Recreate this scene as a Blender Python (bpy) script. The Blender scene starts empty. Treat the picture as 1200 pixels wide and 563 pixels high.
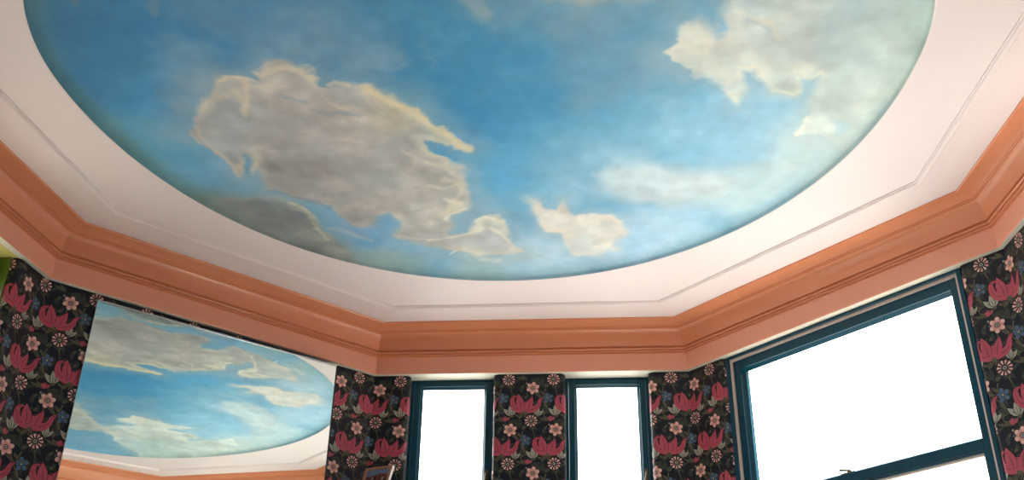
"""Bay room with a painted oval sky ceiling, seen looking up."""
import bpy, bmesh, math, random
import numpy as np
from mathutils import Vector, Matrix

WORLD = 1.1
SUNSIDE = 5.0
EXPOSURE = 0.8
SKY_COL = (0.94, 0.97, 1.0)
GROUND_COL = (0.75, 0.74, 0.72)
SUN_E = 60.0
SUN_COL = (1.0, 0.97, 0.93)
SUN_DIR = (0.78, 0.42, 2.0)
MIR_GAM = -2.35
MIR_TILT = 0.55
UBL = 0.09
UMID = -0.104
URT = 0.09
UD = 0.1
PF_TOP = (-0.715, -0.1, 2.5546)
# ==================  sky painting: brush helpers  ==================
# ---- noise helpers -------------------------------------------------
_perm=np.random.RandomState(7).permutation(512)
_perm=np.concatenate([_perm,_perm,_perm])
_ga=np.random.RandomState(11).rand(512)*2*np.pi
def pnoise(x,y):
    xi=np.floor(x).astype(int);yi=np.floor(y).astype(int)
    xf=x-xi;yf=y-yi
    u=xf**3*(xf*(xf*6-15)+10);v=yf**3*(yf*(yf*6-15)+10)
    def g(i,j,dx,dy):
        a=_ga[_perm[_perm[(xi+i)%512]+(yi+j)%512]%512]
        return np.cos(a)*dx+np.sin(a)*dy
    n00=g(0,0,xf,yf);n10=g(1,0,xf-1,yf);n01=g(0,1,xf,yf-1);n11=g(1,1,xf-1,yf-1)
    return ((n00*(1-u)+n10*u)*(1-v)+(n01*(1-u)+n11*u)*v)*1.5
def fbm(x,y,o=4,g=.5):
    s=0;a=1;t=0
    for i in range(o):
        s=s+a*pnoise(x*2**i+17.3*i,y*2**i-9.1*i);t+=a;a*=g
    return s/t
def ss(a,b,x):
    t=np.clip((x-a)/(b-a),0,1);return t*t*(3-2*t)
def sdist(px,py,poly):
    p=np.array(poly,float);n=len(p)
    d=np.full(px.shape,1e9);ins=np.zeros(px.shape,bool)
    for i in range(n):
        ax,ay=p[i];bx,by=p[(i+1)%n]
        ex,ey=bx-ax,by-ay;wx,wy=px-ax,py-ay
        t=np.clip((wx*ex+wy*ey)/(ex*ex+ey*ey+1e-12),0,1)
        d=np.minimum(d,(wx-ex*t)**2+(wy-ey*t)**2)
        c=((ay>py)!=(by>py))&(px<(bx-ax)*(py-ay)/((by-ay) if by!=ay else 1e-9)+ax)
        ins^=c
    d=np.sqrt(d);return np.where(ins,d,-d)
def lerp(a,b,t): return a+(b-a)*t[...,None]
def blobs(x,y,lst,base):
    # soft weighted blend of colours around anchor points
    col=np.zeros(x.shape+(3,))+np.array(base)*.15;w=np.full(x.shape,.15)
    for cx,cy,r,c in lst:
        k=np.exp(-((x-cx)**2+(y-cy)**2)/(r*r));col+=k[...,None]*np.array(c);w+=k
    return col/w[...,None]
def paint(x,y,SKY,CLOUDS,STROKES):
    wx=x+.05*fbm(x*3,y*3,3)+.016*fbm(x*11+5,y*11,3)
    wy=y+.05*fbm(x*3+40,y*3+9,3)+.016*fbm(x*11+50,y*11+31,3)
    col=blobs(x+.10*fbm(x*2.2,y*2.2,3),y+.10*fbm(x*2.2+8,y*2.2+3,3),SKY,(120,170,200))
    # brushed mottling of the open sky
    m=fbm(x*4+3,y*4+1,5,.6)
    col=lerp(col,col*np.array([1.16,1.07,1.03])+6,ss(.0,.5,m)*.55)
    col=lerp(col,col*np.array([.84,.93,.97]),ss(.0,.5,-m)*.6)
    hz=fbm(x*1.6+21,y*1.6+4,4,.55)
    grey=col.mean(-1,keepdims=True)
    col=lerp(col,grey*.55+np.array([172,188,196])*.45,ss(.0,.5,hz)*.30)
    for C in CLOUDS:
        amp=C.get('amp',.03);sd=C['seed'];f=C.get('freq',9.)
        d=sdist(wx,wy,C['poly'])
        nz=fbm(x*f+sd,y*f-sd,5,.62)
        var=ss(-.35,.4,fbm(x*3.1+sd*2,y*3.1+sd,3))
        soft=C['soft']*(.45+C.get('var',1.5)*var)
        dd=d+amp*nz
        a=ss(-soft,soft,dd)*C.get('op',1.)
        a=a*(1-C.get('thin',.25)*ss(-.15,.45,fbm(x*3.7-sd,y*3.1+sd*2,4,.55)))
        if 'halo' in C:
            hw=C['halo']
            ha=ss(-hw,hw*.3,d+hw*.8*fbm(x*3+sd,y*3+sd,4))*.42
            hc=blobs(x,y,C['core'],C['core'][0][3])*.6+np.array([185,195,198])*.4
            col=lerp(col,hc,ha)
        dep=C['depth']
        n2=fbm(x*4.3+sd*3,y*5.5,5,.6)
        e=.012
        emb=(fbm(x*4.5+sd,y*3.2,3,.5)-fbm((x+.03)*4.5+sd,(y-.05)*3.2,3,.5))
        patch=ss(-.30,.28,fbm(x*4+sd*5,y*4-sd,3))
        t=ss(.0,dep,dd*(.75+1.3*(1-patch))+dep*.6*n2)
        body=blobs(x,y,C['core'],C['core'][0][3])
        body=body*(1+.15*n2[...,None]+np.clip(emb,-.2,.2)[...,None]*.22)
        edge=blobs(x,y,C['edge'],C['edge'][0][3])
        n3=fbm(x*15+sd,y*15+3,4,.6)
        edge=edge*(1+.07*n3[...,None]+np.clip(emb,-.2,.2)[...,None]*.2)
        k=(1-t)*(.15+.7*patch)
        cc=lerp(body,edge,k)
        bl=ss(.1,.55,n2+.35*emb+.3*n3)*C.get('bill',.4)
        cc=lerp(cc,edge,bl)
        col=lerp(col,cc,a)
    for S in STROKES:
        p=np.array(S['pts'],float);w=S['w']
        d=np.full(x.shape,1e9)
        for i in range(len(p)-1):
            ax,ay=p[i];bx,by=p[i+1];ex,ey=bx-ax,by-ay
            t=np.clip(((wx-ax)*ex+(wy-ay)*ey)/(ex*ex+ey*ey),0,1)
            d=np.minimum(d,np.hypot(wx-ax-ex*t,wy-ay-ey*t))
        nz=fbm(x*10+2.7,y*10+S['pts'][0][0]*5,4,.6)
        a=ss(1,0,(d/w)+.7*nz)*S['op']
        col=lerp(col,np.array(S['c'],float)+np.zeros(x.shape+(3,)),a)
    col=col*np.array([1.02,1.03,1.03])
    return np.clip(col,0,250)

# ==================  sky painting: what is where (metres on the ceiling)  ==================
SKY = [(-0.066, -1.984, 0.45, (62, 140, 188)), (0.121, -2.071, 0.35, (64, 143, 190)), (-0.243, -2.4, 0.4, (66, 128, 168)), (0.328, -2.196, 0.4, (98, 160, 195)), (-1.148, -2.238, 0.35, (70, 140, 190)),
 (-1.391, -2.298, 0.3, (58, 118, 165)), (-1.481, -2.475, 0.3, (60, 115, 150)), (-1.188, -1.838, 0.22, (90, 165, 210)), (-1.387, -1.793, 0.15, (105, 165, 185)), (-0.814, -2.264, 0.3, (85, 140, 180)),
 (-0.019, -1.448, 0.2, (88, 170, 215)), (-0.409, -0.901, 0.12, (120, 175, 205)), (-0.653, -1.03, 0.1, (110, 165, 205)), (-0.59, -0.746, 0.1, (150, 175, 175)), (-0.878, -0.885, 0.08, (120, 140, 140)),
 (-0.205, -0.641, 0.12, (160, 190, 195)), (0.219, -1.466, 0.2, (145, 190, 213)), (0.482, -1.688, 0.25, (140, 190, 214)), (0.117, -0.711, 0.14, (175, 205, 220)), (0.505, -0.815, 0.14, (170, 205, 228)),
 (0.722, -0.959, 0.14, (175, 208, 225)), (0.732, -1.73, 0.2, (150, 200, 228)), (0.534, -1.999, 0.22, (118, 178, 208)), (0.914, -1.774, 0.15, (165, 205, 222)), (0.973, -1.298, 0.16, (185, 213, 222)),
 (1.202, -1.533, 0.16, (190, 212, 216)), (1.371, -1.902, 0.2, (178, 200, 198)), (1.393, -2.262, 0.2, (170, 195, 190)), (-1.27, -1.247, 0.1, (120, 135, 125)), (-1.093, -0.814, 0.08, (110, 130, 125))]
CLOUDS = [{'amp': 0.1,
  'bill': 0.3,
  'core': [(0.222, -2.413, 0.4, (165, 180, 180))],
  'depth': 0.3,
  'edge': [(0.222, -2.413, 0.4, (190, 195, 185))],
  'op': 0.45,
  'poly': [(-0.082, -2.584), (-0.058, -2.45), (-0.02, -2.379), (0.109, -2.338), (0.357, -2.332), (0.601, -2.35), (0.615, -2.542)],
  'seed': 3.0,
  'soft': 0.12},
 {'amp': 0.1,
  'bill': 0.3,
  'core': [(-0.499, -2.245, 0.4, (155, 172, 182))],
  'depth': 0.2,
  'edge': [(-0.499, -2.245, 0.4, (165, 180, 188))],
  'op': 0.55,
  'poly': [(-0.778, -2.327), (-0.659, -2.405), (-0.556, -2.48), (-0.503, -2.416), (-0.474, -2.331), (-0.38, -2.26), (-0.27, -2.232), (-0.223, -2.161), (-0.318, -2.12), (-0.408, -2.116), (-0.516, -2.169), (-0.649, -2.227)],
  'seed': 5.0,
  'soft': 0.12},
 {'amp': 0.08,
  'bill': 0.3,
  'core': [(-1.034, -2.138, 0.4, (150, 170, 180))],
  'depth': 0.2,
  'edge': [(-1.034, -2.138, 0.4, (165, 180, 185))],
  'op': 0.5,
  'poly': [(-1.043, -2.321), (-0.958, -2.272), (-0.924, -2.179), (-0.983, -2.062), (-1.097, -1.941), (-1.195, -1.754), (-1.181, -1.945), (-1.124, -2.143)],
  'seed': 6.0,
  'soft': 0.08},
 {'amp': 0.06,
  'bill': 0.3,
  'core': [(1.169, -1.535, 0.4, (200, 214, 212))],
  'depth': 0.2,
  'edge': [(1.169, -1.535, 0.4, (205, 216, 212))],
  'op': 0.5,
  'poly': [(1.203, -2.145), (1.394, -2.044), (1.364, -1.801), (1.202, -1.533), (1.046, -1.261), (0.891, -1.097), (0.935, -1.332), (1.139, -1.707)],
  'seed': 16.0,
  'soft': 0.12},
 {'amp': 0.05,
  'bill': 0.22,
  'core': [(-1.124, -1.115, 0.2, (134, 137, 135)), (-0.955, -0.889, 0.12, (136, 140, 136)), (-1.27, -1.247, 0.12, (146, 152, 148)), (-0.777, -0.713, 0.08, (135, 145, 138))],
  'depth': 0.07,
  'edge': [(-1.308, -1.298, 0.15, (136, 146, 144)), (-0.97, -1.266, 0.1, (200, 190, 168)), (-0.87, -1.153, 0.1, (222, 206, 176)), (-0.821, -0.962, 0.1, (208, 198, 172)), (-1.234, -0.943, 0.1, (118, 124, 122)),
           (-1.025, -0.768, 0.1, (120, 128, 122)), (-0.726, -0.667, 0.1, (150, 165, 155))],
  'freq': 8,
  'halo': 0.1,
  'op': 0.92,
  'poly': [(-1.412, -1.317), (-1.319, -1.34), (-1.236, -1.349), (-1.156, -1.352), (-1.06, -1.333), (-0.975, -1.315), (-0.914, -1.27), (-0.872, -1.19), (-0.836, -1.093), (-0.821, -0.993), (-0.804, -0.897), (-0.763, -0.797),
           (-0.712, -0.693), (-0.697, -0.604), (-0.852, -0.647), (-0.988, -0.758), (-1.089, -0.83), (-1.21, -0.958), (-1.297, -1.109), (-1.369, -1.23)],
  'seed': 8.0,
  'soft': 0.02,
  'thin': 0.4},
 {'amp': 0.042,
  'bill': 0.34,
  'core': [(-1.06, -1.831, 0.14, (172, 174, 174)), (-0.791, -1.923, 0.2, (182, 176, 172)), (-0.627, -1.664, 0.2, (178, 170, 168)), (-0.508, -1.41, 0.15, (184, 178, 172)), (-0.873, -1.494, 0.13, (152, 150, 150)),
           (-0.653, -1.214, 0.1, (158, 154, 152)), (-0.365, -1.199, 0.12, (190, 184, 176)), (-0.22, -0.868, 0.1, (196, 196, 192)), (-0.364, -1.846, 0.1, (208, 196, 172))],
  'depth': 0.08,
  'edge': [(-0.9, -2.082, 0.2, (214, 205, 188)), (-0.701, -2.142, 0.15, (212, 204, 184)), (-0.454, -2.031, 0.15, (226, 210, 186)), (-0.254, -1.73, 0.15, (216, 208, 184)), (-0.173, -1.292, 0.12, (234, 222, 196)),
           (-0.09, -1.039, 0.1, (236, 230, 208)), (-1.146, -1.722, 0.12, (186, 184, 180)), (-1.043, -1.566, 0.06, (215, 205, 186)), (-0.877, -1.344, 0.12, (178, 172, 166)), (-0.679, -1.092, 0.1, (182, 174, 168)),
           (-0.365, -0.938, 0.08, (226, 216, 196))],
  'freq': 8,
  'halo': 0.17,
  'poly': [(-1.165, -1.837), (-1.106, -1.952), (-1.033, -2.025), (-0.962, -2.1), (-0.882, -2.09), (-0.837, -2.058), (-0.808, -2.125), (-0.757, -2.178), (-0.695, -2.165), (-0.639, -2.124), (-0.62, -2.041), (-0.567, -2.048),
           (-0.508, -2.064), (-0.455, -2.061), (-0.423, -2.034), (-0.368, -1.971), (-0.297, -1.869), (-0.218, -1.756), (-0.147, -1.643), (-0.14, -1.59), (-0.179, -1.598), (-0.252, -1.649), (-0.312, -1.664), (-0.318, -1.606),
           (-0.272, -1.555), (-0.244, -1.51), (-0.205, -1.471), (-0.167, -1.411), (-0.187, -1.327), (-0.17, -1.224), (-0.199, -1.154), (-0.259, -1.143), (-0.279, -1.071), (-0.307, -0.974), (-0.228, -0.97), (-0.188, -1.059),
           (-0.136, -1.093), (-0.085, -1.09), (-0.047, -1.014), (-0.027, -0.89), (0.024, -0.782), (-0.075, -0.762), (-0.195, -0.743), (-0.306, -0.799), (-0.395, -0.86), (-0.482, -0.921), (-0.555, -0.987), (-0.486, -1.037),
           (-0.474, -1.111), (-0.522, -1.171), (-0.574, -1.131), (-0.615, -1.074), (-0.691, -1.07), (-0.741, -1.147), (-0.748, -1.233), (-0.79, -1.256), (-0.902, -1.318), (-0.979, -1.389), (-0.966, -1.499), (-0.973, -1.593),
           (-0.996, -1.643), (-1.023, -1.62), (-1.042, -1.535), (-1.065, -1.505), (-1.111, -1.601), (-1.155, -1.693), (-1.185, -1.753)],
  'seed': 1.0,
  'soft': 0.014,
  'thin': 0.2},
 {'amp': 0.025,
  'bill': 0.4,
  'core': [(0.315, -0.942, 0.2, (214, 210, 202))],
  'depth': 0.09,
  'edge': [(0.137, -1.137, 0.2, (228, 212, 196)), (0.408, -1.05, 0.1, (226, 218, 204))],
  'freq': 11,
  'halo': 0.1,
  'op': 0.95,
  'poly': [(0.051, -1.26), (0.088, -1.238), (0.139, -1.179), (0.181, -1.17), (0.212, -1.238), (0.228, -1.16), (0.252, -1.109), (0.317, -1.127), (0.407, -1.108), (0.466, -1.062), (0.479, -0.934), (0.459, -0.817), (0.352, -0.749),
           (0.263, -0.762), (0.231, -0.876), (0.204, -0.971), (0.13, -0.99), (0.106, -1.102)],
  'seed': 12.0,
  'soft': 0.018,
  'thin': 0.4},
 {'amp': 0.03,
  'bill': 0.3,
  'core': [(0.628, -1.349, 0.2, (206, 216, 218))],
  'depth': 0.12,
  'edge': [(0.524, -1.387, 0.2, (210, 216, 216))],
  'op': 0.8,
  'poly': [(0.32, -1.41), (0.414, -1.493), (0.52, -1.511), (0.655, -1.455), (0.792, -1.416), (0.899, -1.353), (0.828, -1.205), (0.637, -1.181), (0.459, -1.218), (0.371, -1.297)],
  'seed': 14.0,
  'soft': 0.06,
  'thin': 0.25},
 {'amp': 0.034,
  'bill': 0.45,
  'core': [(0.781, -2.17, 0.2, (204, 212, 206)), (1.055, -2.197, 0.25, (196, 206, 200)), (1.242, -1.958, 0.2, (194, 208, 204)), (1.366, -2.263, 0.2, (184, 202, 196)), (1.192, -1.758, 0.12, (208, 220, 214))],
  'depth': 0.1,
  'edge': [(0.639, -2.178, 0.15, (232, 224, 210)), (0.835, -1.932, 0.15, (234, 230, 216)), (1.124, -1.965, 0.12, (228, 228, 212)), (1.108, -1.709, 0.1, (234, 234, 222)), (1.427, -2.132, 0.2, (194, 212, 204)),
           (1.327, -1.696, 0.12, (204, 220, 214))],
  'freq': 8,
  'halo': 0.12,
  'op': 0.93,
  'poly': [(0.59, -2.145), (0.616, -2.232), (0.644, -2.315), (0.683, -2.329), (0.714, -2.29), (0.75, -2.228), (0.745, -2.3), (0.752, -2.373), (0.774, -2.532), (1.458, -2.49), (1.437, -2.196), (1.417, -1.972), (1.352, -1.749),
           (1.269, -1.599), (1.176, -1.677), (1.111, -1.692), (1.09, -1.666), (1.113, -1.752), (1.114, -1.856), (1.124, -2.013), (1.059, -2.007), (1.06, -1.889), (0.97, -1.915), (0.906, -1.977), (0.881, -2.036), (0.847, -2.029),
           (0.857, -1.941), (0.853, -1.845), (0.807, -1.909), (0.773, -1.961), (0.694, -2.014), (0.646, -2.087), (0.611, -2.094)],
  'seed': 21.0,
  'soft': 0.016,
  'thin': 0.55},
 {'amp': 0.035,
  'bill': 0.4,
  'core': [(0.5, -2.8, 0.4, (176, 178, 170))],
  'depth': 0.1,
  'edge': [(0.5, -2.7, 0.4, (222, 214, 194))],
  'freq': 8,
  'halo': 0.08,
  'op': 0.85,
  'poly': [(0.05, -2.8), (0.22, -2.66), (0.26, -2.5), (0.43, -2.45), (0.61, -2.46), (0.75, -2.47), (0.85, -2.58), (0.83, -2.7), (0.77, -2.77), (0.9, -2.84), (0.8, -2.93), (0.8, -3.05), (0.6, -3.15), (0.2, -3.05)],
  'seed': 31.0,
  'soft': 0.02,
  'thin': 0.3}]
STROKES = [{'c': (232, 216, 190), 'op': 0.7, 'pts': [(-0.966, -2.085), (-0.932, -2.098), (-0.869, -2.085), (-0.838, -2.053)], 'w': 0.018},
 {'c': (222, 208, 182), 'op': 0.6, 'pts': [(-0.882, -2.061), (-0.897, -1.991), (-0.95, -1.901)], 'w': 0.022},
 {'c': (222, 210, 182), 'op': 0.55, 'pts': [(-0.817, -2.116), (-0.798, -2.095), (-0.732, -2.139), (-0.671, -2.117), (-0.634, -2.071)], 'w': 0.022},
 {'c': (226, 208, 182), 'op': 0.5, 'pts': [(-0.803, -2.037), (-0.769, -2.025), (-0.727, -2.042)], 'w': 0.014}, {'c': (230, 208, 180), 'op': 0.65, 'pts': [(-0.586, -2.044), (-0.545, -2.061), (-0.505, -2.054)], 'w': 0.018},
 {'c': (222, 202, 178), 'op': 0.5, 'pts': [(-0.615, -1.945), (-0.585, -1.912), (-0.561, -1.905)], 'w': 0.02},
 {'c': (160, 166, 168), 'op': 0.6, 'pts': [(-0.443, -1.996), (-0.436, -1.934), (-0.415, -1.881), (-0.385, -1.836)], 'w': 0.01},
 {'c': (212, 200, 178), 'op': 0.6, 'pts': [(-1.149, -1.847), (-1.151, -1.746), (-1.132, -1.662), (-1.102, -1.588), (-1.08, -1.525)], 'w': 0.016},
 {'c': (212, 200, 178), 'op': 0.6, 'pts': [(-0.976, -1.618), (-0.973, -1.556), (-1.005, -1.495)], 'w': 0.018}, {'c': (214, 206, 190), 'op': 0.35, 'pts': [(-0.402, -1.622), (-0.372, -1.56), (-0.395, -1.5)], 'w': 0.018},
 {'c': (224, 214, 192), 'op': 0.5, 'pts': [(-0.331, -1.521), (-0.281, -1.487), (-0.232, -1.44)], 'w': 0.018}, {'c': (226, 216, 194), 'op': 0.5, 'pts': [(-0.328, -1.354), (-0.275, -1.325), (-0.209, -1.348)], 'w': 0.016},
 {'c': (236, 226, 202), 'op': 0.55, 'pts': [(-0.256, -1.256), (-0.202, -1.225)], 'w': 0.014}, {'c': (240, 230, 206), 'op': 0.6, 'pts': [(-0.29, -1.101), (-0.256, -1.143), (-0.201, -1.169)], 'w': 0.012},
 {'c': (240, 234, 214), 'op': 0.7, 'pts': [(-0.176, -1.066), (-0.137, -1.086), (-0.095, -1.061)], 'w': 0.014}, {'c': (236, 226, 204), 'op': 0.55, 'pts': [(-0.117, -0.987), (-0.067, -0.954), (-0.034, -0.89)], 'w': 0.014},
 {'c': (214, 204, 186), 'op': 0.5, 'pts': [(-0.511, -0.977), (-0.442, -0.934), (-0.362, -0.907)], 'w': 0.014}, {'c': (224, 208, 178), 'op': 0.6, 'pts': [(-0.934, -1.264), (-0.887, -1.219), (-0.853, -1.145)], 'w': 0.014},
 {'c': (214, 202, 174), 'op': 0.5, 'pts': [(-0.879, -1.102), (-0.845, -1.025), (-0.847, -0.947)], 'w': 0.014}, {'c': (196, 184, 168), 'op': 0.6, 'pts': [(-0.798, -1.285), (-0.76, -1.324), (-0.748, -1.282)], 'w': 0.012},
 {'c': (150, 148, 146), 'op': 0.25, 'pts': [(-0.465, -1.253), (-0.438, -1.196), (-0.364, -1.206)], 'w': 0.03}, {'c': (150, 147, 147), 'op': 0.25, 'pts': [(-0.722, -1.543), (-0.634, -1.475), (-0.529, -1.482)], 'w': 0.04},
 {'c': (150, 148, 148), 'op': 0.22, 'pts': [(-0.945, -1.723), (-0.859, -1.671), (-0.784, -1.702)], 'w': 0.04}, {'c': (228, 222, 206), 'op': 0.5, 'pts': [(0.833, -2.336), (0.874, -2.309), (0.916, -2.315)], 'w': 0.022},
 {'c': (230, 222, 208), 'op': 0.4, 'pts': [(0.665, -2.28), (0.703, -2.218), (0.7, -2.13)], 'w': 0.03}, {'c': (236, 230, 214), 'op': 0.5, 'pts': [(0.768, -1.946), (0.815, -1.893), (0.849, -1.861)], 'w': 0.016},
 {'c': (232, 226, 208), 'op': 0.5, 'pts': [(0.839, -2.048), (0.88, -2.046), (0.921, -1.996)], 'w': 0.014}, {'c': (232, 228, 210), 'op': 0.45, 'pts': [(0.971, -1.934), (1.033, -1.911), (1.058, -1.939)], 'w': 0.014},
 {'c': (232, 228, 206), 'op': 0.6, 'pts': [(1.047, -2.008), (1.104, -2.014), (1.133, -2.04)], 'w': 0.012}, {'c': (236, 236, 222), 'op': 0.6, 'pts': [(1.116, -1.773), (1.108, -1.709), (1.095, -1.676)], 'w': 0.014},
 {'c': (224, 210, 176), 'op': 0.75, 'pts': [(-0.447, -2.036), (-0.375, -1.931), (-0.276, -1.798), (-0.195, -1.681), (-0.154, -1.614)], 'w': 0.035},
 {'c': (75, 155, 200), 'op': 0.8, 'pts': [(-0.29, -1.592), (-0.251, -1.56), (-0.222, -1.521)], 'w': 0.022}, {'c': (105, 150, 185), 'op': 0.75, 'pts': [(-1.009, -1.644), (-1.01, -1.583), (-1.015, -1.508)], 'w': 0.02},
 {'c': (120, 150, 175), 'op': 0.35, 'pts': [(-0.774, -1.984), (-0.734, -1.956), (-0.714, -1.95)], 'w': 0.02},
 {'c': (125, 150, 172), 'op': 0.35, 'pts': [(-0.701, -1.902), (-0.645, -1.873), (-0.602, -1.891), (-0.521, -1.855)], 'w': 0.018},
 {'c': (110, 140, 170), 'op': 0.45, 'pts': [(-0.983, -1.376), (-0.9, -1.324), (-0.803, -1.278), (-0.764, -1.213)], 'w': 0.022},
 {'c': (120, 160, 195), 'op': 0.6, 'pts': [(-0.797, -1.098), (-0.725, -1.049), (-0.666, -0.969)], 'w': 0.025}, {'c': (195, 192, 188), 'op': 0.45, 'pts': [(-0.79, -1.03), (-0.727, -1.004), (-0.669, -0.954)], 'w': 0.03},
 {'c': (122, 165, 200), 'op': 0.6, 'pts': [(-0.607, -1.073), (-0.525, -1.113), (-0.499, -1.053)], 'w': 0.02}, {'c': (235, 232, 222), 'op': 0.9, 'pts': [(-0.322, -0.767), (-0.306, -0.799)], 'w': 0.01},
 {'c': (215, 212, 204), 'op': 0.5, 'pts': [(-0.19, -0.709), (-0.111, -0.714)], 'w': 0.022}, {'c': (170, 160, 150), 'op': 0.3, 'pts': [(-1.057, -2.545), (-1.059, -2.498), (-1.06, -2.466)], 'w': 0.03},
 {'c': (150, 145, 135), 'op': 0.3, 'pts': [(-1.278, -2.558), (-1.279, -2.519)], 'w': 0.03}, {'c': (120, 180, 215), 'op': 0.6, 'pts': [(0.738, -2.259), (0.755, -2.283), (0.753, -2.333)], 'w': 0.02},
 {'c': (150, 185, 205), 'op': 0.5, 'pts': [(0.832, -2.32), (0.876, -2.293), (0.915, -2.265)], 'w': 0.022}, {'c': (165, 200, 220), 'op': 0.5, 'pts': [(1.06, -1.997), (1.095, -1.966), (1.085, -1.918)], 'w': 0.02},
 {'c': (165, 200, 215), 'op': 0.5, 'pts': [(1.223, -1.756), (1.25, -1.712)], 'w': 0.04}, {'c': (226, 220, 206), 'op': 0.35, 'pts': [(0.653, -2.177), (0.73, -2.105), (0.8, -1.983)], 'w': 0.05},
 {'c': (222, 214, 198), 'op': 0.5, 'pts': [(0.847, -2.315), (0.918, -2.282), (0.941, -2.255)], 'w': 0.03}, {'c': (214, 200, 176), 'op': 0.45, 'pts': [(-1.005, -1.998), (-0.93, -2.034), (-0.925, -1.92)], 'w': 0.03},
 {'c': (170, 168, 165), 'op': 0.4, 'pts': [(-0.546, -1.961), (-0.49, -1.932), (-0.427, -1.849), (-0.382, -1.814)], 'w': 0.02},
 {'c': (226, 214, 188), 'op': 0.5, 'pts': [(-0.266, -1.397), (-0.185, -1.347), (-0.213, -1.254), (-0.261, -1.158)], 'w': 0.03},
 {'c': (228, 220, 200), 'op': 0.7, 'pts': [(-0.388, -0.908), (-0.288, -0.942), (-0.172, -0.967)], 'w': 0.016}, {'c': (205, 195, 175), 'op': 0.5, 'pts': [(0.198, -2.477), (0.357, -2.436), (0.516, -2.45)], 'w': 0.04},
 {'c': (190, 185, 170), 'op': 0.4, 'pts': [(-0.083, -2.494), (-0.053, -2.421), (-0.026, -2.371)], 'w': 0.05}, {'c': (205, 195, 178), 'op': 0.5, 'pts': [(-1.009, -1.62), (-1.059, -1.549)], 'w': 0.012}]

# ====================================================================
#  ROOM GEOMETRY (metres; ceiling at 3.3, far wall of the bay on y = 0)
# ====================================================================
H = 3.3
FR_B = 3.066                 # underside of the frieze
A0 = Vector((-1.9624, -1.1592)); B0 = Vector((-0.7903, 0.0))
C0 = Vector((0.7903, 0.0));      D0 = Vector((1.9082, -1.2303))
E0 = Vector((2.018, -2.625)); F0 = Vector((0.90, -3.745))
G0 = Vector((-1.02, -3.745)); L0 = Vector((-2.098, -2.66))
OCT = [L0, A0, B0, C0, D0, E0, F0, G0]      # clockwise seen from above
OC = (-0.047, -2.196); OA = 1.465; OBF = 1.632; OBR = 1.20

def srgb(r, g, b):
    def f(c):
        c = c/255.0
        return c/12.92 if c <= .04045 else ((c+.055)/1.055)**2.4
    return (f(r), f(g), f(b), 1.0)

# ---------------------------------------------------------------- materials
def mat(name, col, rough=.5, metal=0.0, spec=.5, coat=0.0):
    m = bpy.data.materials.new(name); m.use_nodes = True
    b = m.node_tree.nodes['Principled BSDF']
    b.inputs['Base Color'].default_value = col
    b.inputs['Roughness'].default_value = rough
    b.inputs['Metallic'].default_value = metal
    b.inputs['Specular IOR Level'].default_value = spec
    b.inputs['Coat Weight'].default_value = coat
    return m

def mottled(name, c1, c2, scale, rough=.5, bump=.0, bscale=60, spec=.5, detail=4):
    m = mat(name, c1, rough, spec=spec); nt = m.node_tree; N = nt.nodes; K = nt.links
    b = N['Principled BSDF']
    tc = N.new('ShaderNodeTexCoord')
    nz = N.new('ShaderNodeTexNoise'); nz.inputs['Scale'].default_value = scale; nz.inputs['Detail'].default_value = detail
    K.new(tc.outputs['Object'], nz.inputs['Vector'])
    mx = N.new('ShaderNodeMix'); mx.data_type = 'RGBA'
    mx.inputs['A'].default_value = c1; mx.inputs['B'].default_value = c2
    mr = N.new('ShaderNodeMapRange'); mr.inputs['From Min'].default_value = .3; mr.inputs['From Max'].default_value = .7
    K.new(nz.outputs['Fac'], mr.inputs['Value']); K.new(mr.outputs['Result'], mx.inputs['Factor'])
    K.new(mx.outputs['Result'], b.inputs['Base Color'])
    if bump:
        n2 = N.new('ShaderNodeTexNoise'); n2.inputs['Scale'].default_value = bscale
        K.new(tc.outputs['Object'], n2.inputs['Vector'])
        bp = N.new('ShaderNodeBump'); bp.inputs['Strength'].default_value = bump; bp.inputs['Distance'].default_value = .004
        K.new(n2.outputs['Fac'], bp.inputs['Height']); K.new(bp.outputs['Normal'], b.inputs['Normal'])
    return m

M = {}
M['ceil'] = mottled('pale_pink_plaster', (.79,.69,.672,1), (.81,.715,.70,1), 2.5, .6, .06, 30, spec=.3)
M['terra'] = mottled('terracotta_eggshell', (.66,.25,.125,1), (.69,.27,.14,1), 3, .27)
M['frieze'] = mottled('terracotta_frieze', (.76,.335,.215,1), (.78,.35,.23,1), 3, .45)
M['cream'] = mat('cream_paint', (.74,.70,.58,1), .5)
M['teal'] = mottled('teal_gloss_paint', (.001,.044,.074,1), (.001,.050,.082,1), 8, .30, .05, 40, spec=.3)
M['tealg'] = mottled('teal_in_yellow_light', (.10,.17,.02,1), (.12,.19,.025,1), 8, .3, .05, 40)  # teal frame turned green to carry the yellow light on it
M['channel'] = mat('pale_sash_channel', (.62,.50,.44,1), .5)
M['chrome'] = mat('brushed_metal', (.62,.62,.60,1), .22, 1.0)
M['brass'] = mat('dark_brass', (.16,.12,.07,1), .35, 1.0)
M['mirror'] = mat('silvered_glass', (.86,.93,.90,1), 0.0, 1.0)
M['backing'] = mat('dark_mirror_back', (.02,.022,.025,1), .6)
M['floor'] = None
M['plain'] = mottled('warm_plaster', (.15,.12,.105,1), (.17,.14,.12,1), 2, .7, .05, 40)
M['shelf'] = mottled('white_shelf_paint', (.66,.63,.57,1), (.70,.67,.61,1), 6, .4)
M['pwood'] = mottled('tan_frame_wood', (.42,.22,.13,1), (.50,.28,.17,1), 20, .4)
M['black'] = mat('black_board', (.02,.02,.02,1), .6)
M['pframe_edge'] = mat('lit_frame_edge_paint', (.72,.66,.62,1), .3)  # window light on the frame's side, put into a paler colour

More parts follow.
